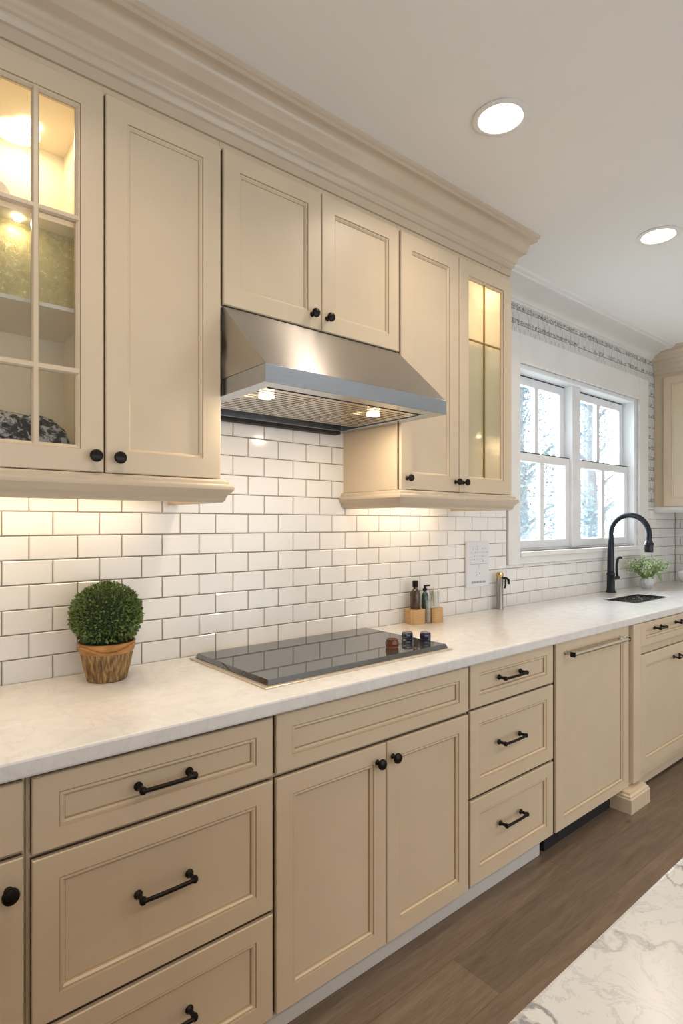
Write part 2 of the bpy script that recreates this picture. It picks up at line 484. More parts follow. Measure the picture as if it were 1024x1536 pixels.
# ------------------------------------------------------------------ room
CZ = 2.79
struct(MB().box(-3.2, 5.45, -4.8, .15, -.08, 0).build('floor', M['floor']))
struct(MB().box(-3.2, 5.45, -4.8, .15, CZ, CZ + .1).build('ceiling', M['ceil']))
WX0, WX1, WZ0, WZ1 = 2.965, 4.56, 1.262, 2.372
mb = cells(MB(), 'y', [-3.2, WX0, WX1, 5.45], [0, WZ0, WZ1, CZ], [(WX0, WX1, WZ0, WZ1)], 0, .15)
struct(mb.build('wall_back', M['wallpaper']))
struct(MB().box(5.27, 5.45, -4.8, 0, 0, CZ).build('wall_right', M['plain']))
# left and front sides carry wide openings for daylight
mb = cells(MB(), 'x', [-4.8, -3.4, -1.0, 0], [0, .02, 2.1, CZ], [], -3.2, -3.05)
struct(mb.build('wall_left', M['plain']))
mb = cells(MB(), 'y', [-3.05, -1.6, 1.2, 1.9, 4.4, 5.27], [0, .02, 2.1, CZ], [(-1.6, 1.2, .02, 2.1), (1.9, 4.4, .02, 2.1)], -4.8, -4.65)
struct(mb.build('wall_front', M['plain']))

# backsplash tiles
PX, PZ, TX0, TZ0 = .1378, .0731, .327, .951
def tilewall(mb, x0, x1, z0, z1):
    n0 = int(math.floor((z0 - TZ0) / PZ + 1e-6))
    r = n0
    while TZ0 + r * PZ < z1 - .004:
        za, zb = max(z0, TZ0 + r * PZ) , min(z1, TZ0 + (r + 1) * PZ)
        offs = TX0 if r % 2 == 0 else TX0 + PX / 2 + .003
        k = int(math.floor((x0 - offs) / PX))
        while offs + k * PX < x1 - .004:
            xa, xb = max(x0, offs + k * PX), min(x1, offs + (k + 1) * PX)
            k += 1
            if xb - xa < .008 or zb - za < .008: continue
            g = .0017; b = .0024
            xa += g; xb -= g; z_a = za + g; z_b = zb - g
            tilt = random.uniform(-.0004, .0004)
            L = [[(xa, -.004, z_a), (xb, -.004, z_a), (xb, -.004, z_b), (xa, -.004, z_b)],
                 [(xa, -.0075, z_a), (xb, -.0075, z_a), (xb, -.0075, z_b), (xa, -.0075, z_b)],
                 [(xa + b, -.0095 - tilt, z_a + b), (xb - b, -.0095 + tilt, z_a + b), (xb - b, -.0095 + tilt, z_b - b), (xa + b, -.0095 - tilt, z_b - b)]]
            mb.loops(L, cap0=False)
        r += 1
TOP = 1.56
for nm, regs in (('trim_1', [(-1.2, 2.845, .951, TZ0 + 8 * PZ), (-1.2, .857, TZ0 + 8 * PZ, TOP), (.857, 1.635, TZ0 + 8 * PZ, 1.84), (1.635, 2.845, TZ0 + 8 * PZ, TOP)]), ('trim_2', [(2.845, 4.72, .951, 1.19), (4.72, 5.262, .951, TOP)])):
    mb = MB()
    for a in regs: mb.box(a[0], a[1], -.0058, 0, a[2], a[3], mi=1)
    for a in regs: tilewall(mb, *a)
    struct(mb.build(nm, [M['tile'], M['grout']]))
mb = MB(); mb.T = Matrix.Translation((5.27, 0, 0)) @ Matrix.Rotation(-PI / 2, 4, 'Z')
mb.box(0.0101, 3, -.0058, 0, .951, TOP, mi=1); tilewall(mb, .0101, 3, .951, TOP)
struct(mb.build('trim_3', [M['tile'], M['grout']]))

# crown over window (concave cove) running from cabinet to right wall cabinet
prof = [(0, 2.712), (.008, 2.712), (.012, 2.718), (.016, 2.722)]
for i in range(9):
    a = i / 8 * PI / 2
    prof.append((.022 + .14 * (1 - math.cos(a)), 2.724 + .042 * math.sin(a)))
prof += [(.168, 2.767), (.172, 2.774), (.19, 2.777), (.196, 2.79), (0, 2.79)]
struct(MB().sweep(prof, [(2.38, 0), (4.92, 0)]).build('trim_4', M['white'], smooth=30))

# window casing, stool, apron
cz = MB()
cz.box(2.85, WX0, -.022, 0, 1.19, 2.537, .003); cz.box(WX1, 4.715, -.022, 0, 1.19, 2.537, .003)
cz.box(WX0, WX1, -.022, 0, WZ1, 2.537, .003)
cz.box(WX0, WX1, -.030, 0.05, 1.232, WZ0, .004); cz.box(WX0, WX1, -.020, 0, 1.19, 1.232, .003)
struct(cz.build('trim_5', M['white']))
win = struct(MB().box(WX0, WX0 + .03, .0, .15, WZ0, WZ1).box(WX1 - .045, WX1, .0, .15, WZ0, WZ1).box(WX0 + .03, WX1 - .045, .0, .15, WZ1 - .028, WZ1)
      .box(WX0 + .03, WX1 - .045, .05, .15, WZ0, WZ0 + .012).box(3.655, 3.755, .03, .15, WZ0 + .012, WZ1 - .028).build('window_1', M['winwhite'], bev=.003))
def sash(x0, x1, z0, z1, y, mz=()):
    w = .052
    o = MB(); 
    o = cells(o, 'y', [x0, x0 + w, x1 - w, x1], [z0, z0 + w, z1 - w, z1], [(x0 + w, x1 - w, z0 + w, z1 - w)], y, y + .034)
    fr_ = o.build('sash', M['winwhite'], win, bev=.004)
    xm = (x0 + x1) / 2
    MB().box(xm - .023, xm + .023, y + .004, y + .030, z0 + w, z1 - w, .002).build('muntin', M['winwhite'], fr_)
    MB().box(x0 + w - .003, x1 - w + .003, y + .014, y + .018, z0 + w - .003, z1 - w + .003).build('pane', M['glass'], fr_)
    mb = MB()
    g = .004
    mb.box(x0 - .001, x1 + .001, y + .002, y + .03, z1, z1 + .005)
    mb.build('weather_strip', M['blackmatte'], fr_)
ZM = 1.83
for xa, xb in ((WX0 + .032, 3.653), (3.757, WX1 - .047)):
    sash(xa, xb, ZM - .012, WZ1 - .034, .088)
    sash(xa, xb, WZ0 + .013, ZM + .03, .050)

# ceiling cans
def can(x, y, label, e=2.9, spr=135):
    t = thing('recessed_light', (x, y, CZ), label, 'ceiling light', 'recessed downlights in the ceiling')
    MB().lathe([(.072, 0), (.092, -.001), (.093, -.004), (.085, -.007), (.074, -.006), (.071, 0)], (x, y, CZ), 40).build('trim_ring', M['white'], t, 40)
    MB().lathe([(.0001, -.002), (.071, -.002), (.071, -.004), (.0001, -.0045)], (x, y, CZ), 36).build('lens', M['lamp'], t)
    ld = bpy.data.lights.new('can_lamp', 'AREA'); ld.shape = 'DISK'; ld.size = .14; ld.energy = e; ld.color = (1, .84, .68); ld.spread = math.radians(spr)
    lo = bpy.data.objects.new('can_lamp', ld); COL.objects.link(lo); lo.location = (0, 0, -.012); lo.parent = t
    return t
can(1.66, -.79, 'round recessed downlight, nearer of the two in the ceiling')
can(2.91, -.80, 'round recessed downlight, farther one near the window side of ceiling')
for x, y, l in ((.43, -1.0, 'recessed downlight over the left counter, beyond the picture top'), (-.84, -.79, 'recessed downlight at the far left end over the counter'),
                (4.16, -1.6, 'recessed downlight by the right wall')):
    can(x, y, l)
for x, y, l in ((-.84, -3.0, 'added fill downlight in the unseen row behind the island, far left'), (.41, -3.0, 'added fill downlight in the unseen row behind the island, second from left'),
                (1.66, -3.0, 'added fill downlight in the unseen row behind the island, third from left'), (2.91, -3.0, 'added fill downlight in the unseen row behind the island, rightmost')):
    can(x, y, l, 7, 125)  # unseen rear row, added as fill to light the base cabinets

# ------------------------------------------------------------------ upper cabinets
DF, FB = -.355, -.335      # door face, carcass front
UZ0, UZ1, DZ1 = 1.56, 2.62, 2.573
struct  # crown and frieze
crown = [(0, 2.60), (.008, 2.60), (.008, 2.632), (.014, 2.636), (.016, 2.642), (.020, 2.646), (.022, 2.655), (.028, 2.660)]
for i in range(7):
    a = i / 6; crown.append((.030 + .026 * a - .008 * math.sin(PI * a * 1.0), 2.664 + .038 * a + .004 * math.sin(PI * a)))
crown += [(.060, 2.704), (.061, 2.712)]
for i in range(7):
    a = i / 6; crown.append((.064 + .028 * (1 - math.cos(a * PI / 2)), 2.716 + .042 * math.sin(a * PI / 2)))
crown += [(.097, 2.760), (.098, 2.772), (.104, 2.776), (.106, CZ), (0, CZ)]
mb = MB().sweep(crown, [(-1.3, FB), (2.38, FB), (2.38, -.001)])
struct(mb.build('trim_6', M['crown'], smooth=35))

def carcass(name, label, x0, x1, z0, z1, glass=None, split=None):
    t = thing(name, (x0, 0, z0), label, 'cabinet', 'cream wall cabinets')
    b = MB(); th = .018
    if glass is None:
        b.box(x0, x1, FB, -.001, z0, z1)
    else:
        ga, gb = glass
        if x0 < ga - .001: b.box(x0, ga, FB, -.001, z0, z1)
        if gb < x1 - .001: b.box(gb, x1, FB, -.001, z0, z1)
    body = b.build('body', M['cream'], t, bev=.001) if len(b.bm.faces) else None
    if glass:
        c_ = MB(); zt = DZ1 - .02
        c_.box(ga, ga + th, FB + .02, -.02, z0 + th, zt); c_.box(gb - th, gb, FB + .02, -.02, z0 + th, zt)
        c_.box(ga, gb, -.02, -.001, z0 + th, zt)
        c_.box(ga, gb, FB + .02, -.001, z0, z0 + th); c_.box(ga, gb, FB + .02, -.001, zt, z1)
        c_.build('glazed_case', M['interior'], t)
        f_ = MB()
        f_ = cells(f_, 'y', [ga, ga + .03, gb - .03, gb], [z0, z0 + .03, DZ1 - .03, z1], [(ga + .03, gb - .03, z0 + .03, DZ1 - .03)], FB, FB + .02)
        f_.build('face_frame', M['cream'], t)
    return t

def rail(parent, path, dz=0):
    pr = [(-.02, 1.559), (.012, 1.559), (.020, 1.553), (.022, 1.545), (.030, 1.541), (.033, 1.535), (.033, 1.529), (.028, 1.522), (.018, 1.512), (.014, 1.503), (.013, 1.497), (.006, 1.490), (-.02, 1.490)]
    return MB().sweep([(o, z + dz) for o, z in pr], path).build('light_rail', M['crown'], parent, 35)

def muntins(parent, xs, zs, x0, x1, z0, z1, w=.0085, y=None):
    m_ = MB(); y = DF + .002 if y is None else y
    for x in xs: 
        prof_ = [(x - w, y + .014), (x - w, y + .006), (x - w * .55, y), (x + w * .55, y), (x + w, y + .006), (x + w, y + .014)]
        m_.loops([[(a, b, z0) for a, b in prof_], [(a, b, z1) for a, b in prof_]])
    for z in zs:
        prof_ = [(z - w, y + .0145), (z - w, y + .0065), (z - w * .55, y + .0005), (z + w * .55, y + .0005), (z + w, y + .0065), (z + w, y + .0145)]
        m_.loops([[(x0, b, a) for a, b in prof_], [(x1, b, a) for a, b in prof_]])
    return m_.build('muntins', M['cream'], parent)

def lamp(name, parent, loc, e, size=.06, color=(1, .76, .46), sy=None, rot=None, spread=None):
    ld = bpy.data.lights.new(name, 'AREA'); ld.energy = e; ld.color = color
    ld.shape = 'RECTANGLE' if sy else 'DISK'; ld.size = size
    if sy: ld.size_y = sy
    if spread: ld.spread = math.radians(spread)
    o = bpy.data.objects.new(name, ld); COL.objects.link(o)
    o.location = Vector(loc) - wloc(parent); o.parent = parent
    if rot: o.rotation_euler = rot
    return o

# A: left unit: glass door + solid door
A = carcass('upper_cabinet', 'tall cream wall cabinet at left with lit glass door beside a solid door', .055, .855, UZ0, UZ1, glass=(.055, .510))
d = front_mb(.060, .506, UZ0 + .002, DZ1, DF, opening=True).build('glass_door', CR, A)
muntins(d, [.238, .343], [2.216, 1.820], .12, .445, 1.62, 2.52)
MB().box(.122, .446, DF + .012, DF + .015, 1.624, 2.51).build('pane', M['cabglass'], d)
knob(d, .480, DF, 1.603)
d = front_mb(.511, .851, UZ0 + .002, DZ1, DF).build('door', CR, A); knob(d, .542, DF, 1.602)
MB().box(.074, .492, -.315, -.02, 1.982, 1.992).build('shelf', M['interior'], A)
MB().box(.074, .492, -.315, -.02, 2.205, 2.221).build('shelf', M['interior'], A)
MB().box(.074, .492, -.255, -.249, 1.992, 2.205).build('back_panel', M['gold'], A, label='gold textured back panel')
rail(A, [(-.8, FB - .01), (.852, FB - .01), (.852, -.011)])
# an adjoining unit further left (out of frame) keeps the run continuous
L0 = carcass('upper_cabinet', 'cream wall cabinet beyond the left edge, left of the glass door', -.80, .053, UZ0, UZ1)
for xa, xb in ((-.796, -.373), (-.369, .050)):
    d = front_mb(xa, xb, UZ0 + .002, DZ1, DF).build('door', CR, L0); knob(d, xb - .03 if xa < -.5 else xa + .03, DF, 1.603)

# B: short pair above hood
B = carcass('upper_cabinet', 'short two-door cream wall cabinet mounted directly above the steel hood', .857, 1.625, 2.092, UZ1)
d = front_mb(.861, 1.238, 2.096, DZ1, DF, .056, .056).build('door', CR, B); knob(d, 1.198, DF, 2.142, .0155)
d = front_mb(1.242, 1.621, 2.096, DZ1, DF, .056, .056).build('door', CR, B); knob(d, 1.264, DF, 2.142, .0155)

# C: right unit
Cc = carcass('upper_cabinet', 'tall cream wall cabinet between hood and window with narrow frosted glass door', 1.627, 2.38, UZ0, UZ1, glass=(1.990, 2.380))
d = front_mb(1.631, 1.986, UZ0 + .002, DZ1, DF, .060, .062).build('door', CR, Cc); knob(d, 1.664, DF, 1.606, .014); knob(d, 1.963, DF, 1.604, .014)
d = front_mb(1.991, 2.376, UZ0 + .002, DZ1, DF, .062, .062, opening=True).build('glass_door', CR, Cc)
cm = MB().box(2.174, 2.179, DF + .006, DF + .014, 1.62, 2.51).box(2.06, 2.30, DF + .0065, DF + .0135, 2.235, 2.241)
cm.build('caming', M['came'], d, label='thin dark brass bars over the glass')
MB().box(2.058, 2.308, DF + .0135, DF + .0165, 1.63, 2.51).build('pane', M['frost'], d)
knob(d, 2.016, DF, 1.604, .014)
for z in (1.845, 2.232): MB().box(2.008, 2.362, -.30, -.02, z, z + .008).build('shelf', M['shelfglass'], Cc)
rail(Cc, [(1.635, -.011), (1.635, FB - .01), (2.372, FB - .01), (2.372, -.011)])

# under cabinet light bars (slim, inside the rail)
def ledbar(x0, x1, e, label):
    t = thing('under_cabinet_light', ((x0 + x1) / 2, -.12, UZ0 - .012), label, 'light', 'light bars under the wall cabinets')
    MB().box(x0, x1, -.135, -.105, UZ0 - .012, UZ0 - .0005, .002).build('housing', M['white'], t)
    MB().box(x0 + .01, x1 - .01, -.131, -.109, UZ0 - .014, UZ0 - .0122).build('diffuser', M['led'], t)
    lamp('bar_lamp', t, ((x0 + x1) / 2, -.12, UZ0 - .018), e * .5, x1 - x0, (1, .70, .42), .02)
ledbar(-.75, .03, .9, 'warm light bar under the cabinets beyond the left edge')
ledbar(.08, .74, .9, 'warm light bar hidden under the left wall cabinet above the plant')
ledbar(1.70, 2.20, 1.0, 'warm light bar hidden under the wall cabinet right of the hood')
def puck(x, y, z, e, label, r=.03):
    t = thing('puck_light', (x, y, z), label, 'light', 'puck lights inside the glass cabinets')
    MB().lathe([(.0001, 0), (r, 0), (r, -.006), (r * .85, -.008), (.0001, -.0085)], (x, y, z), 24).build('lens', M['led'], t)
    lamp('puck_lamp', t, (x, y, z - .011), e, r * 1.6)
puck(.375, -.115, 2.553, .55, 'warm puck light in top of the left glass cabinet')
puck(.316, -.283, 2.205, .10, 'small puck light under upper shelf of the left glass cabinet', .011)
puck(2.19, -.17, 2.553, 3.0, 'warm puck light in top of the frosted glass cabinet')

puck(2.28, -.24, 1.845, .5, 'small puck light under the middle shelf of the frosted glass cabinet', .012)
puck(.12, -.27, 1.982, .30, 'small added fill puck, out of view under the lower shelf of the left glass cabinet', .011)  # added lamp out of view, brightens the lower compartment
# things in the left cabinet
mb = MB().lathe([(.0001, 0), (.04, 0), (.044, .006), (.062, .03), (.080, .066), (.085, .09), (.082, .093), (.076, .088), (.058, .036), (.034, .014), (.0001, .012)], (.235, -.16, 2.2212), 40)
tag(mb.build('bowl', M['ceramic'], None, 30), 'white bowl on the top shelf inside the lit glass cabinet', 'bowl')
bm = MB()
L = []
for i in range(15):
    u = i / 14; x = .085 + .385 * u
    hgt = .160 * (1 - abs(2 * u - 1) ** 9 * .8) * (1 - .16 * u)
    ring = []
    for k in range(28):
        a = 2 * PI * k / 28; c_, s_ = math.cos(a), math.sin(a)
        e = .62
        yy = -.165 + .085 * math.copysign(abs(c_) ** e, c_); zz = 1.579 + hgt * (.5 + .5 * math.copysign(abs(s_) ** e, s_))
        nn = noise.noise(Vector((x * 14, yy * 14, zz * 14))) * .009
        ring.append((x, yy + nn, max(1.579, zz + nn)))
    L.append(ring)
bm.loops(L)
tag(bm.build('folded_cloth', M['speckle'], None, 60), 'black and white speckled folded cloth behind the glass door at left', 'cloth')

# D: right wall cabinet (faces left, towards -x)
RX = 4.87
TR = Matrix.Translation((RX, 0, 0)) @ Matrix.Rotation(-PI / 2, 4, 'Z')    # local x -> -y ; local -y -> -x
D = thing('upper_cabinet', (5.0, -.5, UZ0), 'cream wall cabinet at the right edge beside the window, on the side wall', 'cabinet')
MB().box(RX, 5.262, -1.3, -.001, UZ0, UZ1).build('body', M['cream'], D, bev=.001)
for a, b in ((.075, .66), (.665, 1.25)):
    dd = front_mb(a, b, UZ0 + .002, DZ1, -.02, T=TR).build('door', CR, D)
    knob(dd, b - .03, -.02, 1.61, T=TR)
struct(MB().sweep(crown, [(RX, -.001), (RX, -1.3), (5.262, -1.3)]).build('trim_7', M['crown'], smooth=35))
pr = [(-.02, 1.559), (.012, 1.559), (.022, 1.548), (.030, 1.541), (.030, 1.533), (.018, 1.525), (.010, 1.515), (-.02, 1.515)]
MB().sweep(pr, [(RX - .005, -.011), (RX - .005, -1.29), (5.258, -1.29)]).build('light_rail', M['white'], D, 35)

# ------------------------------------------------------------------ hood
H = thing('range_hood', (1.24, -.3, 1.815), 'stainless steel wall hood with sloped front above the black cooktop', 'range hood')
hx0, hx1 = .861, 1.622
def hp(x): return [(x, -.012, 2.090), (x, -.352, 2.090), (x, -.587, 1.868), (x, -.012, 1.868)]
MB().loops([hp(hx0), hp(hx1)]).build('canopy', M['steel'], H, bev=.0015)
lip = cells(MB(), 'z', [hx0, hx0 + .045, hx1 - .045, hx1], [-.589, -.535, -.06, -.012], [(hx0 + .045, hx1 - .045, -.535, -.06)], 1.816, 1.8675)
lo = lip.build('front_lip', M['steel_lip'], H, bev=.002)
MB().box(hx0 + .046, hx1 - .046, -.534, -.061, 1.852, 1.862).build('underside_panel', M['filter'], H)
for k in range(3):
    xa = hx0 + .05 + k * .2215; xb = xa + .215
    f_ = MB()
    f_.box(xa, xb, -.50, -.49, 1.822, 1.834).box(xa, xb, -.16, -.15, 1.822, 1.834).box(xa, xa + .01, -.49, -.16, 1.822, 1.834).box(xb - .01, xb, -.49, -.16, 1.822, 1.834)
    n = 13
    for i in range(n):
        y0 = -.485 + i * .0248
        f_.loops([[(x, y0, 1.824), (x, y0 + .016, 1.824), (x, y0 + .013, 1.833 + random.uniform(-.002, .002)), (x, y0 + .003, 1.833)] for x in (xa + .01, xb - .01)])
    f_.build('baffle_filter', M['filter'], H)
for x, y in ((.985, -.40), (1.445, -.395)):
    mb = MB().lathe([(.0001, 0), (.024, 0), (.024, -.003), (.020, -.0045), (.0001, -.0047)], (x, y, 1.823), 24)
    mb.build('hood_lamp', M['led'], H)
    lamp('hood_bulb', H, (x, y, 1.8172), 1.4, .045, (1, .84, .64))
MB().box(hx0 + .02, hx1 - .05, -.060, -.022, 1.803, 1.816, .002).build('grease_tray', M['blackmatte'], H)

# ------------------------------------------------------------------ base cabinets
BF, BB = -.622, -.602
BT = .915
def base(x0, x1, label, name='base_cabinet', z0=.10, cat='cabinet'):
    t = thing(name, (x0, -.3, 0), label, cat)
    b = MB().box(x0, x1, BB, -.001, z0 - .01, BT - .001)
    b.build('body', M['cream'], t, bev=.001)
    return t
def drw(t, x0, x1, z0, z1, pulls, yf=BF, iz=.045, ix=.055, name='drawer_front', zp=None):
    d = front_mb(x0, x1, z0, z1, yf, ix, iz).build(name, CR, t)
    for a, b in pulls: pull(d, a, b, yf, zp if zp else (z0 + z1) / 2)
    return d
U0 = base(-.50, .268, 'cream base cabinet at the left edge with a drawer above a knobbed door')
drw(U0, -.11, .262, .760, .902, [])
d = front_mb(-.11, .262, .098, .748, BF).build('door', CR, U0); knob(d, .235, BF, .690)
d = front_mb(-.49, -.114, .098, .748, BF).build('door', CR, U0); knob(d, -.14, BF, .690); drw(U0, -.49, -.114, .760, .902, [])
U1 = base(.270, .869, 'wide cream three-drawer base cabinet left of the cooktop cabinet')
drw(U1, .278, .864, .744, .902, [(.497, .622)], zp=.824)
drw(U1, .278, .864, .384, .732, [(.497, .622)], iz=.056, zp=.576)
drw(U1, .278, .864, .092, .372, [(.497, .622)], iz=.056, zp=.246)
U2 = base(.871, 1.711, 'cream base cabinet with two doors and a plain panel below the cooktop')
drw(U2, .876, 1.706, .744, .906, [], name='front_panel')
d = front_mb(.876, 1.290, .092, .732, BF).build('door', CR, U2); knob(d, 1.250, BF, .680)
d = front_mb(1.294, 1.706, .092, .732, BF).build('door', CR, U2); knob(d, 1.318, BF, .682)
U3 = base(1.713, 2.290, 'cream three-drawer base cabinet between cooktop cabinet and dishwasher')
drw(U3, 1.718, 2.284, .748, .914, [(1.892, 2.035)], zp=.838)
drw(U3, 1.718, 2.284, .422, .738, [(1.892, 2.030)], iz=.056, zp=.590)
drw(U3, 1.718, 2.284, .098, .410, [(1.900, 2.038)], iz=.056, zp=.276)
U4 = base(2.292, 3.000, 'cream panelled dishwasher with a long brushed steel bar handle', 'dishwasher', .13, 'dishwasher')
d = front_mb(2.302, 2.992, .0985, .912, BF - .004, .062, .05).build('door_panel', CR, U4)
mb = MB()
pts = [(2.372 + .530 * i / 10, BF - .042, .861) for i in range(11)]
mb.tube(pts, .0095, 16)
for x in (2.385, 2.890): mb.lathe([(.0001, 0), (.013, 0), (.010, .006), (.008, .040), (.0001, .041)], (x, BF - .004, .861), 16, 'y')
mb.build('bar_handle', M['chrome'], d, 40, label='long brushed nickel bar handle')
for xa in (2.366, 2.898): MB().box(xa, xa + .010, BF - .053, BF - .031, .850, .872, .003).build('handle_cap', M['bronze'], d)
# toe kick
tk = MB().box(-.5, 2.250, -.565, -.30, 0, .089)
tk.box(-.5, 2.256, -.575, -.565, 0, .052, .003)
struct(tk.build('baseboard_back', M['toe']))
MB().box(2.292, 2.905, -.572, -.55, 0.001, .129).build('toe_recess', M['blackmatte'], U4)
# sink base, stands slightly proud with a footed pilaster
U5 = thing('base_cabinet', (3.3, -.3, 0), 'cream sink base cabinet with footed corner post right of the dishwasher', 'cabinet')
SF = -.642
(MB().box(3.002, 4.64, SF + .02, -.001, .10, .765).box(3.002, 3.540, SF + .02, -.001, .765, BT - .001).box(4.060, 4.64, SF + .02, -.001, .765, BT - .001)
 .box(3.540, 4.060, SF + .02, -.435, .765, BT - .001).box(3.540, 4.060, -.210, -.001, .765, BT - .001)).build('body', M['cream'], U5, bev=.001)
MB().box(3.004, 3.088, SF - .004, SF + .03, .115, BT - .001, .002).build('pilaster', M['cream'], U5)
ft = [(0, 0), (.026, 0), (.026, .068), (.021, .075), (.021, .080), (.012, .088), (.010, .096), (0, .098)]
fm = MB().sweep([(o, z) for o, z in ft], [(2.935, -.10), (2.935, SF - .008), (3.10, SF - .008), (3.10, -.45)])
fm.box(2.935, 3.10, SF - .008, -.10, 0, .098)
fm.build('foot', M['cream'], U5)
for xa, xb, pl in ((3.100, 3.855, [(3.262, 3.345), (3.545, 3.628)]), (3.861, 4.60, [(4.0, 4.08), (4.3, 4.38)])):
    dd = front_mb(xa, xb, .790, .912, SF, .055, .040, lip=True).build('drawer_front', CR, U5)
    for a, b in pl: pull(dd, a, b, SF, .872, .0045)
    dd = front_mb(xa, xb, .145, .745, SF, .058, .058).build('door', CR, U5)
    pull(dd, 3.52 if xa < 3.5 else 4.1, 3.60 if xa < 3.5 else 4.2, SF, .680, .0045)
MB().box(3.10, 4.64, -.575, -.40, .012, .099).build('toe_board', M['cream'], U5)
U6 = thing('base_cabinet', (4.95, -1.5, 0), 'cream base cabinet under the side-wall counter beyond the right edge', 'cabinet')
MB().box(4.66, 5.262, -2.5, -.66, .10, BT - .001).build('body', M['cream'], U6)
T6 = Matrix.Translation((4.66, 0, 0)) @ Matrix.Rotation(-PI / 2, 4, 'Z')
for a in (.68, 1.29, 1.90):
    dd = front_mb(a, a + .59, .11, .90, -.02, T=T6).build('door', CR, U6); knob(dd, a + .55, -.02, .8, T=T6)
MB().box(4.72, 5.262, -2.5, -.66, 0, .099).build('toe_board', M['cream'], U6)

# ------------------------------------------------------------------ counter with sink
SX0, SX1, SY0, SY1 = 3.555, 4.045, -.425, -.222
ct = cells(MB(), 'z', [-.5, SX0, SX1, 4.63, 5.262], [-2.52, -.645, SY0, SY1, -.0101], [(SX0, SX1, SY0, SY1), (-.6, 4.63, -2.6, -.645)], .915, .955)
tag(ct.build('countertop', M['quartz'], None, bev=.006), 'long white quartz worktop running along the tiled wall under the window', 'countertop')
SK = thing('sink', (3.8, -.32, .80), 'dark undermount sink set in the counter in front of the faucet', 'sink')
e = .004
mb = MB()
R = lambda a, z: [(SX0 + a, SY0 + a, z), (SX1 - a, SY0 + a, z), (SX1 - a, SY1 - a, z), (SX0 + a, SY1 - a, z)]
mb.loops([R(.0005, .9535), R(.014, .9535), R(.016, .948), R(.03, .78), R(.03, .775), R(.0005, .775)], cap0=False, cap1=False)
mb.loops([R(.03, .785), R(.03, .775)])
mb.build('basin', M['blackmatte'], SK)
gr_ = MB()
for i in range(17):
    x = SX0 + .035 + i * (SX1 - SX0 - .07) / 16; gr_.tube([(x, SY0 + .02, .936), (x, SY1 - .02, .936)], .0035, 6)
for i in range(6):
    y = SY0 + .026 + i * (SY1 - SY0 - .052) / 5; gr_.tube([(SX0 + .02, y, .942), (SX1 - .02, y, .942)], .0035, 6)
gr_.build('drain_grid', M['grid'], SK)

# cooktop
K = thing('cooktop', (1.3, -.3, .955), 'black glass electric cooktop set in the white counter under the hood', 'cooktop')
def slab(x0, x1, y0, y1, z0, z1, b=.004):
    m_ = MB()
    def Q(i, z): return [(x0 + i, y0 + i, z), (x1 - i, y0 + i, z), (x1 - i, y1 - i, z), (x0 + i, y1 - i, z)]
    return m_.loops([Q(0, z0), Q(0, z1 - b * .6), Q(b, z1)])
slab(.890, 1.712, -.545, -.058, .9552, .9600, .002).build('steel_rim', M['champagne'], K)
MB().loops([[(.906 + i, -.530 + i, z), (1.700 - i, -.530 + i, z), (1.700 - i, -.072 - i, z), (.906 + i, -.072 - i, z)] for i, z in ((0, .9602), (0, .963), (.0055, .9760))]).build('glass_top', M['cooktop'], K)
for x, y, s in ((1.635, -.385, .92), (1.682, -.435, .90)):
    mb = MB()
    mb.lathe([(.0001, 0), (.024 * s, 0), (.0245 * s, .006), (.0225 * s, .0075), (.0235 * s, .009), (.0245 * s, .013), (.024 * s, .027), (.021 * s, .032), (.012 * s, .0335), (.0001, .034)], (x, y, .9762), 10, 'z')
    mb.build('control_knob', M['navy'], K, 30)
mb = MB().lathe([(.0001, 0), (.021, 0), (.024, .006), (.025, .016), (.021, .026), (.022, .031), (.019, .031), (.017, .025), (.020, .014), (.018, .006), (.0001, .005)], (1.497, -.440, .9762), 28)
tag(mb.build('votive_glass', M['amber'], None, 40), 'small amber glass cup standing on the cooktop left of the knobs', 'glass cup')

# ------------------------------------------------------------------ faucet
F = thing('faucet', (3.985, -.07, .955), 'black gooseneck kitchen faucet behind the sink in front of the window', 'faucet')
fx, fy = 3.985, -.07
MB().lathe([(.0001, 0), (.034, 0), (.034, .006), (.028, .016), (.0265, .03), (.0255, .115), (.0275, .12), (.0275, .132), (.023, .14), (.021, .16), (.0001, .16)], (fx, fy, .955), 28).build('body', M['faucet'], F, 35)
pts = [(fx, fy, 1.105), (fx, fy, 1.2), (fx, fy, 1.30), (fx, fy, 1.36)]
R_ = .125
for i in range(1, 19):
    a = PI * i / 18; pts.append((fx, fy - R_ + R_ * math.cos(a), 1.36 + R_ * math.sin(a)))
pts.append((fx, fy - 2 * R_, 1.315))
MB().tube(pts, .0175, 18, rs=[.0235, .0225, .0195] + [.0178] * (len(pts) - 3)).build('spout', M['faucet'], F, 60)
MB().lathe([(.0001, 0), (.025, 0), (.027, .008), (.026, .040), (.030, .044), (.030, .056), (.024, .066), (.019, .078), (.0001, .078)], (fx, fy - 2 * R_, 1.240), 24).build('spray_head', M['faucet'], F, 35)
mb = MB().tube([(fx + .01, fy, 1.052), (fx + .05, fy - .004, 1.052), (fx + .10, fy - .006, 1.052)], .0125, 12)
mb.tube([(fx + .088, fy - .005, 1.05), (fx + .078, fy - .005, 1.09), (fx + .076, fy - .005, 1.14), (fx + .09, fy - .006, 1.18), (fx + .115, fy - .006, 1.192), (fx + .14, fy - .006, 1.188)], .009, 12)
mb.build('lever', M['faucet'], F, 60)

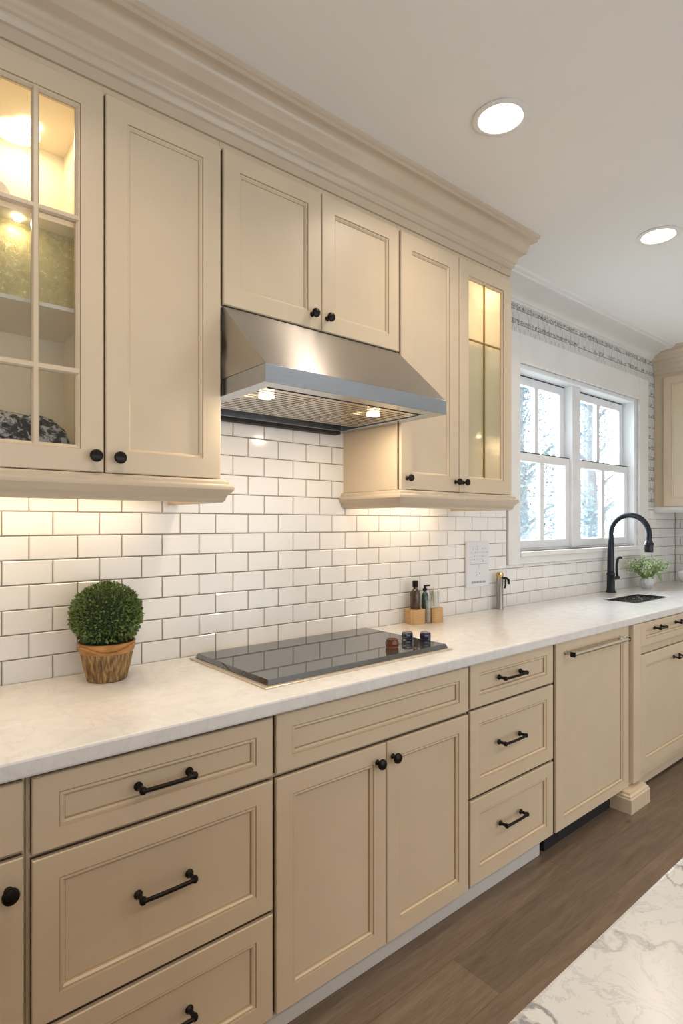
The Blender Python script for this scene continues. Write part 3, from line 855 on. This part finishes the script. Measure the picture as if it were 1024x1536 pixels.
# soap dispenser / steel wand on counter
t = thing('soap_dispenser', (2.728, -.045, .955), 'slim steel soap dispenser with brass top standing against the tiles', 'dispenser')
MB().lathe([(.0001, 0), (.020, 0), (.021, .004), (.019, .01), (.019, .17), (.016, .176), (.0001, .176)], (2.728, -.045, .955), 20).build('body', M['dull_steel'], t, 35)
MB().lathe([(.0001, .1762), (.017, .1762), (.020, .182), (.020, .196), (.014, .203), (.0001, .204)], (2.728, -.045, .955), 20).build('cap', M['brass'], t, 35, label='brass cap')
MB().tube([(2.735, -.06, 1.125), (2.742, -.075, 1.128), (2.752, -.085, 1.118), (2.754, -.086, 1.095)], .0075, 10).tube([(2.742, -.072, 1.128), (2.748, -.068, 1.09), (2.744, -.066, 1.07)], .005, 8).build('nozzle', M['bronze'], t, 60)

# notice panel on tiles
t = thing('wall_notice', (2.56, -.012, 1.21), 'white printed notice card hanging on the tiles left of the window', 'notice')
MB().box(2.466, 2.660, -.024, -.0105, 1.088, 1.332, .003).build('card', M['paper'], t)
mb = MB(); yk = -.0245
def mark(x, z, w, h): mb.loops([[(x, yk, z), (x + w, yk, z), (x + w, yk, z + h), (x, yk, z + h)]], cap1=False)
for z, d_ in ((1.300, .6), (1.288, 1), (1.268, 1), (1.248, 1), (1.232, .8)):
    x = 2.490
    while x < 2.490 + .145 * d_:
        w = random.uniform(.006, .018); h_ = random.choice((.0055, .008, .0065))
        for q in range(int(w / .0045)):
            xx = x + q * .0045
            mark(xx, z, .0012, h_)
            if random.random() < .6: mark(xx, z + random.choice((0, h_ * .5, h_ - .0012)), .004, .0013)
        x += w + random.uniform(.004, .009)
mark(2.492, 1.210, .150, .0015); mark(2.492, 1.210, .0012, .018); mark(2.566, 1.185, .0015, .018)
for x, z in ((2.540, 1.160), (2.546, 1.150), (2.570, 1.158), (2.600, 1.222)): mark(x, z, .006, .006)
x = 2.505
while x < 2.625: mark(x, 1.108, random.uniform(.002, .005), .011); x += .0065
mb.build('printed_marks', M['ink'], t, label='grey printed lines and marks')['kind'] = 'stuff'

# wooden caddy with bottles
t = thing('spice_caddy', (2.08, -.07, .955), 'pale wooden block caddy holding small bottles beside the cooktop', 'caddy')
cx, cy = 2.075, -.072
ca = math.radians(-14)
TC = Matrix.Translation((cx, cy, .955)) @ Matrix.Rotation(ca, 4, 'Z')
def hexblock(xa, xb, ya, yb, z1, holes):
    m_ = MB(); m_.T = TC; b = .010
    P_ = [(xa + b, ya), (xb - b, ya), (xb, ya + b), (xb, yb - b), (xb - b, yb), (xa + b, yb), (xa, yb - b), (xa, ya + b)]
    return m_.loops([[(x, y, 0) for x, y in P_], [(x, y, z1 - .003) for x, y in P_], [(x * .985 + (xa + xb) / 2 * .015, y * .985 + (ya + yb) / 2 * .015, z1) for x, y in P_]])
hexblock(-.088, -.008, -.035, .035, .068, 0).build('wood_block', M['wood'], t)
hexblock(.032, .095, -.035, .035, .070, 0).build('wood_block', M['wood'], t)
m_ = MB(); m_.T = TC; m_.box(-.010, .034, -.012, .030, 0, .066, .002); m_.build('wood_bridge', M['wood'], t)
def put(x, y, z=0): return (TC @ Vector((x, y, z)))
b0 = put(-.046, 0, .0685)
t = thing('bottle', b0, 'dark brown glass bottle with black cap in the wooden caddy, tallest one', 'bottle')
MB().lathe([(.0001, 0), (.022, 0), (.024, .004), (.024, .072), (.020, .085), (.012, .094), (.011, .104), (.0001, .104)], b0, 20).build('flask', M['brownglass'], t, 35)
MB().lathe([(.0001, .1042), (.013, .1042), (.0145, .108), (.0145, .132), (.012, .135), (.0001, .135)], b0, 18).build('cap', M['bronze'], t, 35)
b0 = put(.012, .006, .0665)
t = thing('bottle', b0, 'small dark green bottle with pump top behind the clear jar', 'bottle')
MB().lathe([(.0001, 0), (.016, 0), (.017, .004), (.017, .062), (.013, .072), (.008, .078), (.008, .086), (.0001, .086)], b0, 18).build('flask', M['greenglass'], t, 35)
mb = MB().lathe([(.0001, .0862), (.011, .0862), (.011, .096), (.006, .098), (.006, .112), (.0001, .112)], b0, 14)
mb.tube([Vector(b0) + Vector((0, 0, .108)), Vector(b0) + Vector((.022, -.012, .110))], .004, 8)
mb.build('pump', M['bronze'], t, 40)
b0 = put(.010, -.024, .001) 
t = thing('jar', b0, 'small clear glass jar between the two wooden blocks', 'jar')
MB().lathe([(.0001, 0), (.010, 0), (.0115, .004), (.0115, .085), (.0135, .090), (.0135, .108), (.0115, .108), (.0095, .09), (.009, .006), (.0001, .005)], b0, 20).build('glass_wall', M['clear'], t, 35)
b0 = put(.062, 0, .0705)
t = thing('herb_glass', b0, 'clear glass with yellow green herb sprigs in the right wooden block', 'glass of herbs')
MB().lathe([(.0001, 0), (.021, 0), (.023, .004), (.023, .075), (.0215, .075), (.0215, .006), (.0001, .005)], b0, 22).build('glass_wall', M['clear'], t, 35)
mb = MB()
def leafquad(mb, p, d, L_, W_, up=None, mi=None):
    d = d.normalized(); up = up or Vector((random.uniform(-1, 1), random.uniform(-1, 1), random.uniform(-1, 1)))
    s_ = d.cross(up)
    if s_.length < 1e-4: s_ = d.cross(Vector((1, 0, 0)))
    s_.normalize(); n_ = d.cross(s_) * (W_ * .25)
    a = mb.v(p); b = mb.v(p + d * L_ * .5 + s_ * W_ * .5 + n_); c_ = mb.v(p + d * L_); e_ = mb.v(p + d * L_ * .5 - s_ * W_ * .5 + n_); m_ = mb.v(p + d * L_ * .5)
    mb.f([a, b, m_], mi); mb.f([b, c_, m_], mi); mb.f([a, m_, e_], mi); mb.f([m_, c_, e_], mi)
b0v = Vector(b0)
for i in range(10):
    a = random.uniform(0, 2 * PI); r = random.uniform(.002, .012)
    p0 = b0v + Vector((r * math.cos(a), r * math.sin(a), .007)); p1 = p0 + Vector((math.cos(a) * .006, math.sin(a) * .006, random.uniform(.05, .085)))
    mb.tube([p0, (p0 + p1) / 2, p1], .0008, 5)
    for k in range(9):
        q = p0.lerp(p1, .25 + .75 * k / 8)
        q.x = b0v.x + max(-.013, min(.013, q.x - b0v.x)); q.y = b0v.y + max(-.013, min(.013, q.y - b0v.y))
        leafquad(mb, q, Vector((random.uniform(-1, 1), random.uniform(-1, 1), .9)), .007, .004)
mb.build('sprigs', M['herb'], t, recalc=False)

# ------------------------------------------------------------------ topiary
px_, py_ = .585, -.135
t = thing('topiary_plant', (px_, py_, .955), 'round clipped green topiary ball in a brown woven pot on the counter', 'potted plant')
seg = 72; L = []
for r, z in ((.0001, 0), (.052, 0), (.056, .004), (.058, .012), (.066, .045), (.073, .082), (.0745, .086)):
    L.append([(px_ + (r + (.0022 * math.cos(44 * 2 * PI * i / seg + z * 0) if .003 < z < .084 else 0)) * math.cos(2 * PI * i / seg),
               py_ + (r + (.0022 * math.cos(44 * 2 * PI * i / seg) if .003 < z < .084 else 0)) * math.sin(2 * PI * i / seg), .955 + z) for i in range(seg)])
MB().loops(L).build('pot', M['basket'], t, 60)
mb = MB().lathe([(.070, .084), (.077, .086), (.080, .094), (.0815, .112), (.083, .116), (.079, .117), (.076, .110), (.073, .09)], (px_, py_, .955), 48)
mb.tube([(px_ + .083 * math.cos(a), py_ + .083 * math.sin(a), 1.062 - .016 * math.sin((a * 1.5 - 2)) ** 2) for a in [2 * PI * i / 40 for i in range(41)]], .0028, 8)
mb.build('rim_band', M['rim'], t, 45, label='glossy orange brown rim band')
MB().lathe([(.0001, .105), (.074, .105), (.074, .100), (.0001, .100)], (px_, py_, .955), 32).build('soil', M['leafcore'], t)
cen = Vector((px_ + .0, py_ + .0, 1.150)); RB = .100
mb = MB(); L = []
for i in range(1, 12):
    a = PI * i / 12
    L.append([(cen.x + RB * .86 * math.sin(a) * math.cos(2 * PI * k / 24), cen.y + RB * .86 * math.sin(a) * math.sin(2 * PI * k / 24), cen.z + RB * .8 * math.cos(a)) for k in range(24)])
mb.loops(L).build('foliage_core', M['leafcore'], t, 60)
mb = MB()
N = 3300
for i in range(N):
    z = 1 - 2 * (i + .5) / N; r = math.sqrt(1 - z * z); a = i * 2.399963
    d = Vector((r * math.cos(a), r * math.sin(a), z))
    if z < -.78: continue
    rad = RB * (.86 + .15 * random.random()) * (1 + .03 * noise.noise(d * 5))
    p = cen + Vector((d.x, d.y, d.z * .95)) * rad
    dd = (d + Vector((random.uniform(-1, 1), random.uniform(-1, 1), random.uniform(-.6, 1))) * .75)
    leafquad(mb, p, dd, random.uniform(.009, .0135), random.uniform(.006, .0085))
o = mb.build('foliage', M['leaf'], t, recalc=False)

# vase with sprigs by the sink
vx, vy = 4.43, -.125
t = thing('flower_vase', (vx, vy, .955), 'pale grey pitcher vase with green and white sprigs on the counter right of the faucet', 'vase')
mb = MB().lathe([(.0001, 0), (.028, 0), (.032, .004), (.047, .025), (.051, .045), (.044, .066), (.034, .078), (.038, .086), (.035, .086), (.030, .077), (.04, .062), (.046, .045), (.027, .01), (.0001, .008)], (vx, vy, .955), 32)
mb.tube([(vx - .035, vy - .01, 1.030), (vx - .072, vy - .02, 1.026), (vx - .082, vy - .02, 1.006), (vx - .048, vy - .012, .982)], .0055, 8)
mb.build('pitcher', M['vase'], t, 35)
mb = MB(); mb2 = MB()
for i in range(130):
    a = random.uniform(0, 2 * PI); sp = random.uniform(.05, .30); hh = random.uniform(.01, .14) * (1 - sp * 1.4) + .02
    p0 = Vector((vx + .02 * math.cos(a), vy + .02 * math.sin(a), 1.02)); 
    yy = math.sin(a) * sp * .42 - .01
    p2 = Vector((vx + math.cos(a) * sp, vy + min(.1, yy), 1.05 + hh)); p1 = (p0 + p2) / 2 + Vector((0, 0, .03))
    mb.tube([p0, p1, p2], .0012, 5)
    for k in range(16):
        q = p0.lerp(p1, k / 5) if k < 5 else p1.lerp(p2, (k - 5) / 10)
        dv = Vector((random.uniform(-1, 1), random.uniform(-1, 1), random.uniform(-.4, 1)))
        leafquad(mb, q, dv, random.uniform(.012, .022), random.uniform(.006, .010))
    for k in range(7):
        q = p2 + Vector((random.uniform(-1, 1), random.uniform(-1, 1), random.uniform(-.6, 1))) * .013
        leafquad(mb2, q, Vector((random.uniform(-1, 1), random.uniform(-1, 1), 1)), .010, .008)
# a drooping broad leaf cluster at right
for i in range(7):
    a = -.5 + .15 * i
    p0 = Vector((vx + .06, vy - .04, 1.075)); d = Vector((.55 + .12 * i, -.25, -1.0)).normalized()
    leafquad(mb, p0, d, .10 - .006 * abs(i - 3), .028, Vector((.1, 1, 0)))
mb.build('stems_and_leaves', M['leaf2'], t, recalc=False); mb2.build('blossoms', M['leaf3'], t, recalc=False)

# white bowl at the right edge
bx, by = 4.93, -.27
mb = MB().lathe([(.0001, 0), (.055, 0), (.06, .006), (.10, .035), (.118, .075), (.115, .098), (.095, .112), (.06, .118), (.0001, .120)], (bx, by, .955), 40)
tag(mb.build('covered_dish', M['ceramic'], None, 35), 'rounded white lidded dish at the right end of the counter', 'dish')

# ------------------------------------------------------------------ island
mb = MB().box(-.7, 1.40, -2.50, -1.62, .915, .955)
tag(mb.build('island_countertop', M['marble'], None, bev=.005), 'white island top with grey marble veins, bottom right foreground', 'countertop')
t = thing('kitchen_island', (.4, -2.1, 0), 'island base below the veined marble top', 'island')
MB().box(-.66, 1.36, -2.45, -1.68, .10, .914).build('body', M['cream'], t)
MB().box(-.6, 1.30, -2.40, -1.74, 0, .0995).build('plinth', M['toe'], t)

# ------------------------------------------------------------------ outside
struct(MB().box(-20, 30, .16, 40, -.6, -.5).build('ground_outside', M['lawn'])) if False else None
tag(MB().box(-12, 30, .5, 40, -.72, -.61).build('lawn', M['lawn']), 'pale bright lawn outside the window', 'lawn', kind='stuff')
def tree(x, y, h, r, n, label, seed, name='tree', lo=.2, gap=.5):
    rnd = random.Random(seed)
    t = thing(name, (x, y, -.6), label, name, 'trees and bushes outside the window')
    mb = MB(); mb.tube([(x, y, -.6), (x + .05, y, h * .3), (x - .05, y, h * .7), (x, y, h)], .1, 10, rs=[.13, .11, .07, .02])
    tips = []
    for i in range(26):
        a = rnd.uniform(0, 2 * PI); z = rnd.uniform(lo, 1) * h; rr = r * rnd.uniform(.5, 1) * (1.1 - .5 * z / h)
        p0 = Vector((x, y, z * .85)); p1 = Vector((x + rr * math.cos(a), y + rr * math.sin(a), z + .2))
        mb.tube([p0, (p0 + p1) / 2 + Vector((0, 0, .1)), p1], .02, 5, rs=[.035, .02, .006]); tips.append((p0, p1))
    mb.build('trunk', M['bark'], t, 60)
    mb = MB()
    for i in range(n):
        p0, p1 = rnd.choice(tips); q = p0.lerp(p1, rnd.uniform(.25, 1.1)) + Vector((rnd.gauss(0, 1), rnd.gauss(0, 1), rnd.gauss(0, 1))) * .16 * r
        q.z = max(q.z, -.5)
        leafquad(mb, q, Vector((rnd.uniform(-1, 1), rnd.uniform(-1, 1), rnd.uniform(-1, .6))), rnd.uniform(.035, .065), rnd.uniform(.022, .036))
    mb.build('crown', M['tree'], t, recalc=False)
tree(7.0, 2.6, 4.2, 1.2, 9500, 'leafy tree outside the left window half', 3)
tree(10.6, 3.4, 4.8, 1.35, 9500, 'tree outside seen through the right window half', 5)
tree(9.2, 8.2, 6.5, 1.9, 9500, 'taller tree standing farther back outside', 8)
tree(4.9, 1.9, 1.9, .6, 5200, 'low bush right outside the lower left pane', 11, 'bush', .05)
tree(15.5, 6.0, 5.5, 1.9, 6500, 'far tree outside at the right', 17)

# ------------------------------------------------------------------ light
w = bpy.data.worlds.new('world'); sc.world = w; w.use_nodes = True
bg = w.node_tree.nodes['Background']; bg.inputs[0].default_value = (.83, .92, 1, 1); bg.inputs[1].default_value = 1.9
wt = w.node_tree
tcw = nd(wt, 'ShaderNodeTexCoord'); dt = nd(wt, 'ShaderNodeVectorMath', operation='DOT_PRODUCT')
dt.inputs[1].default_value = (.55, .80, .25); wt.links.new(tcw.outputs['Generated'], dt.inputs[0])
sst = nd(wt, 'ShaderNodeMapRange', interpolation_type='SMOOTHSTEP'); wt.links.new(dt.outputs['Value'], sst.inputs['Value'])
sst.inputs['From Min'].default_value = .0; sst.inputs['From Max'].default_value = .8
sst.inputs['To Min'].default_value = 2.0; sst.inputs['To Max'].default_value = 24.0      # haze brightening towards the far side of the house
wt.links.new(sst.outputs['Result'], bg.inputs[1])
sun = bpy.data.lights.new('sun', 'SUN'); sun.energy = 2.5; sun.angle = .05; sun.color = (1, .97, .92)
so = bpy.data.objects.new('sun', sun); COL.objects.link(so); so.rotation_euler = (math.radians(38), math.radians(-25), 0)
def portal(x, y, z, sx_, sy_, rot):
    l = bpy.data.lights.new('portal', 'AREA'); l.shape = 'RECTANGLE'; l.size = sx_; l.size_y = sy_; l.cycles.is_portal = True
    o = bpy.data.objects.new('portal', l); COL.objects.link(o); o.location = (x, y, z); o.rotation_euler = rot
portal(3.76, .16, 1.82, 1.6, 1.1, (-PI / 2, 0, 0))
portal(-.2, -4.82, 1.06, 2.8, 2.08, (PI / 2, 0, 0))
portal(3.15, -4.82, 1.06, 2.5, 2.08, (PI / 2, 0, 0))

# ------------------------------------------------------------------ camera
cam = bpy.data.cameras.new('camera'); co = bpy.data.objects.new('camera', cam); COL.objects.link(co); sc.camera = co
cam.sensor_fit = 'HORIZONTAL'; cam.sensor_width = 36; cam.lens = 870 / 1024 * 36
cam.shift_y = 18 / 1024
co.location = (0, -1.94, 1.425)
A_ = math.atan(1038 / 870)
co.rotation_euler = (PI / 2, 0, A_ - PI / 2)
cam.clip_start = .02; cam.clip_end = 200

sc.view_settings.view_transform = 'Standard'; sc.view_settings.look = 'None'
sc.view_settings.gamma = 1; sc.view_settings.exposure = 0.38
sc.view_settings.use_curve_mapping = False
sc.cycles.use_denoising = True
sc.cycles.max_bounces = 9; sc.cycles.diffuse_bounces = 5; sc.cycles.transparent_max_bounces = 12
sc.cycles.sample_clamp_indirect = 6
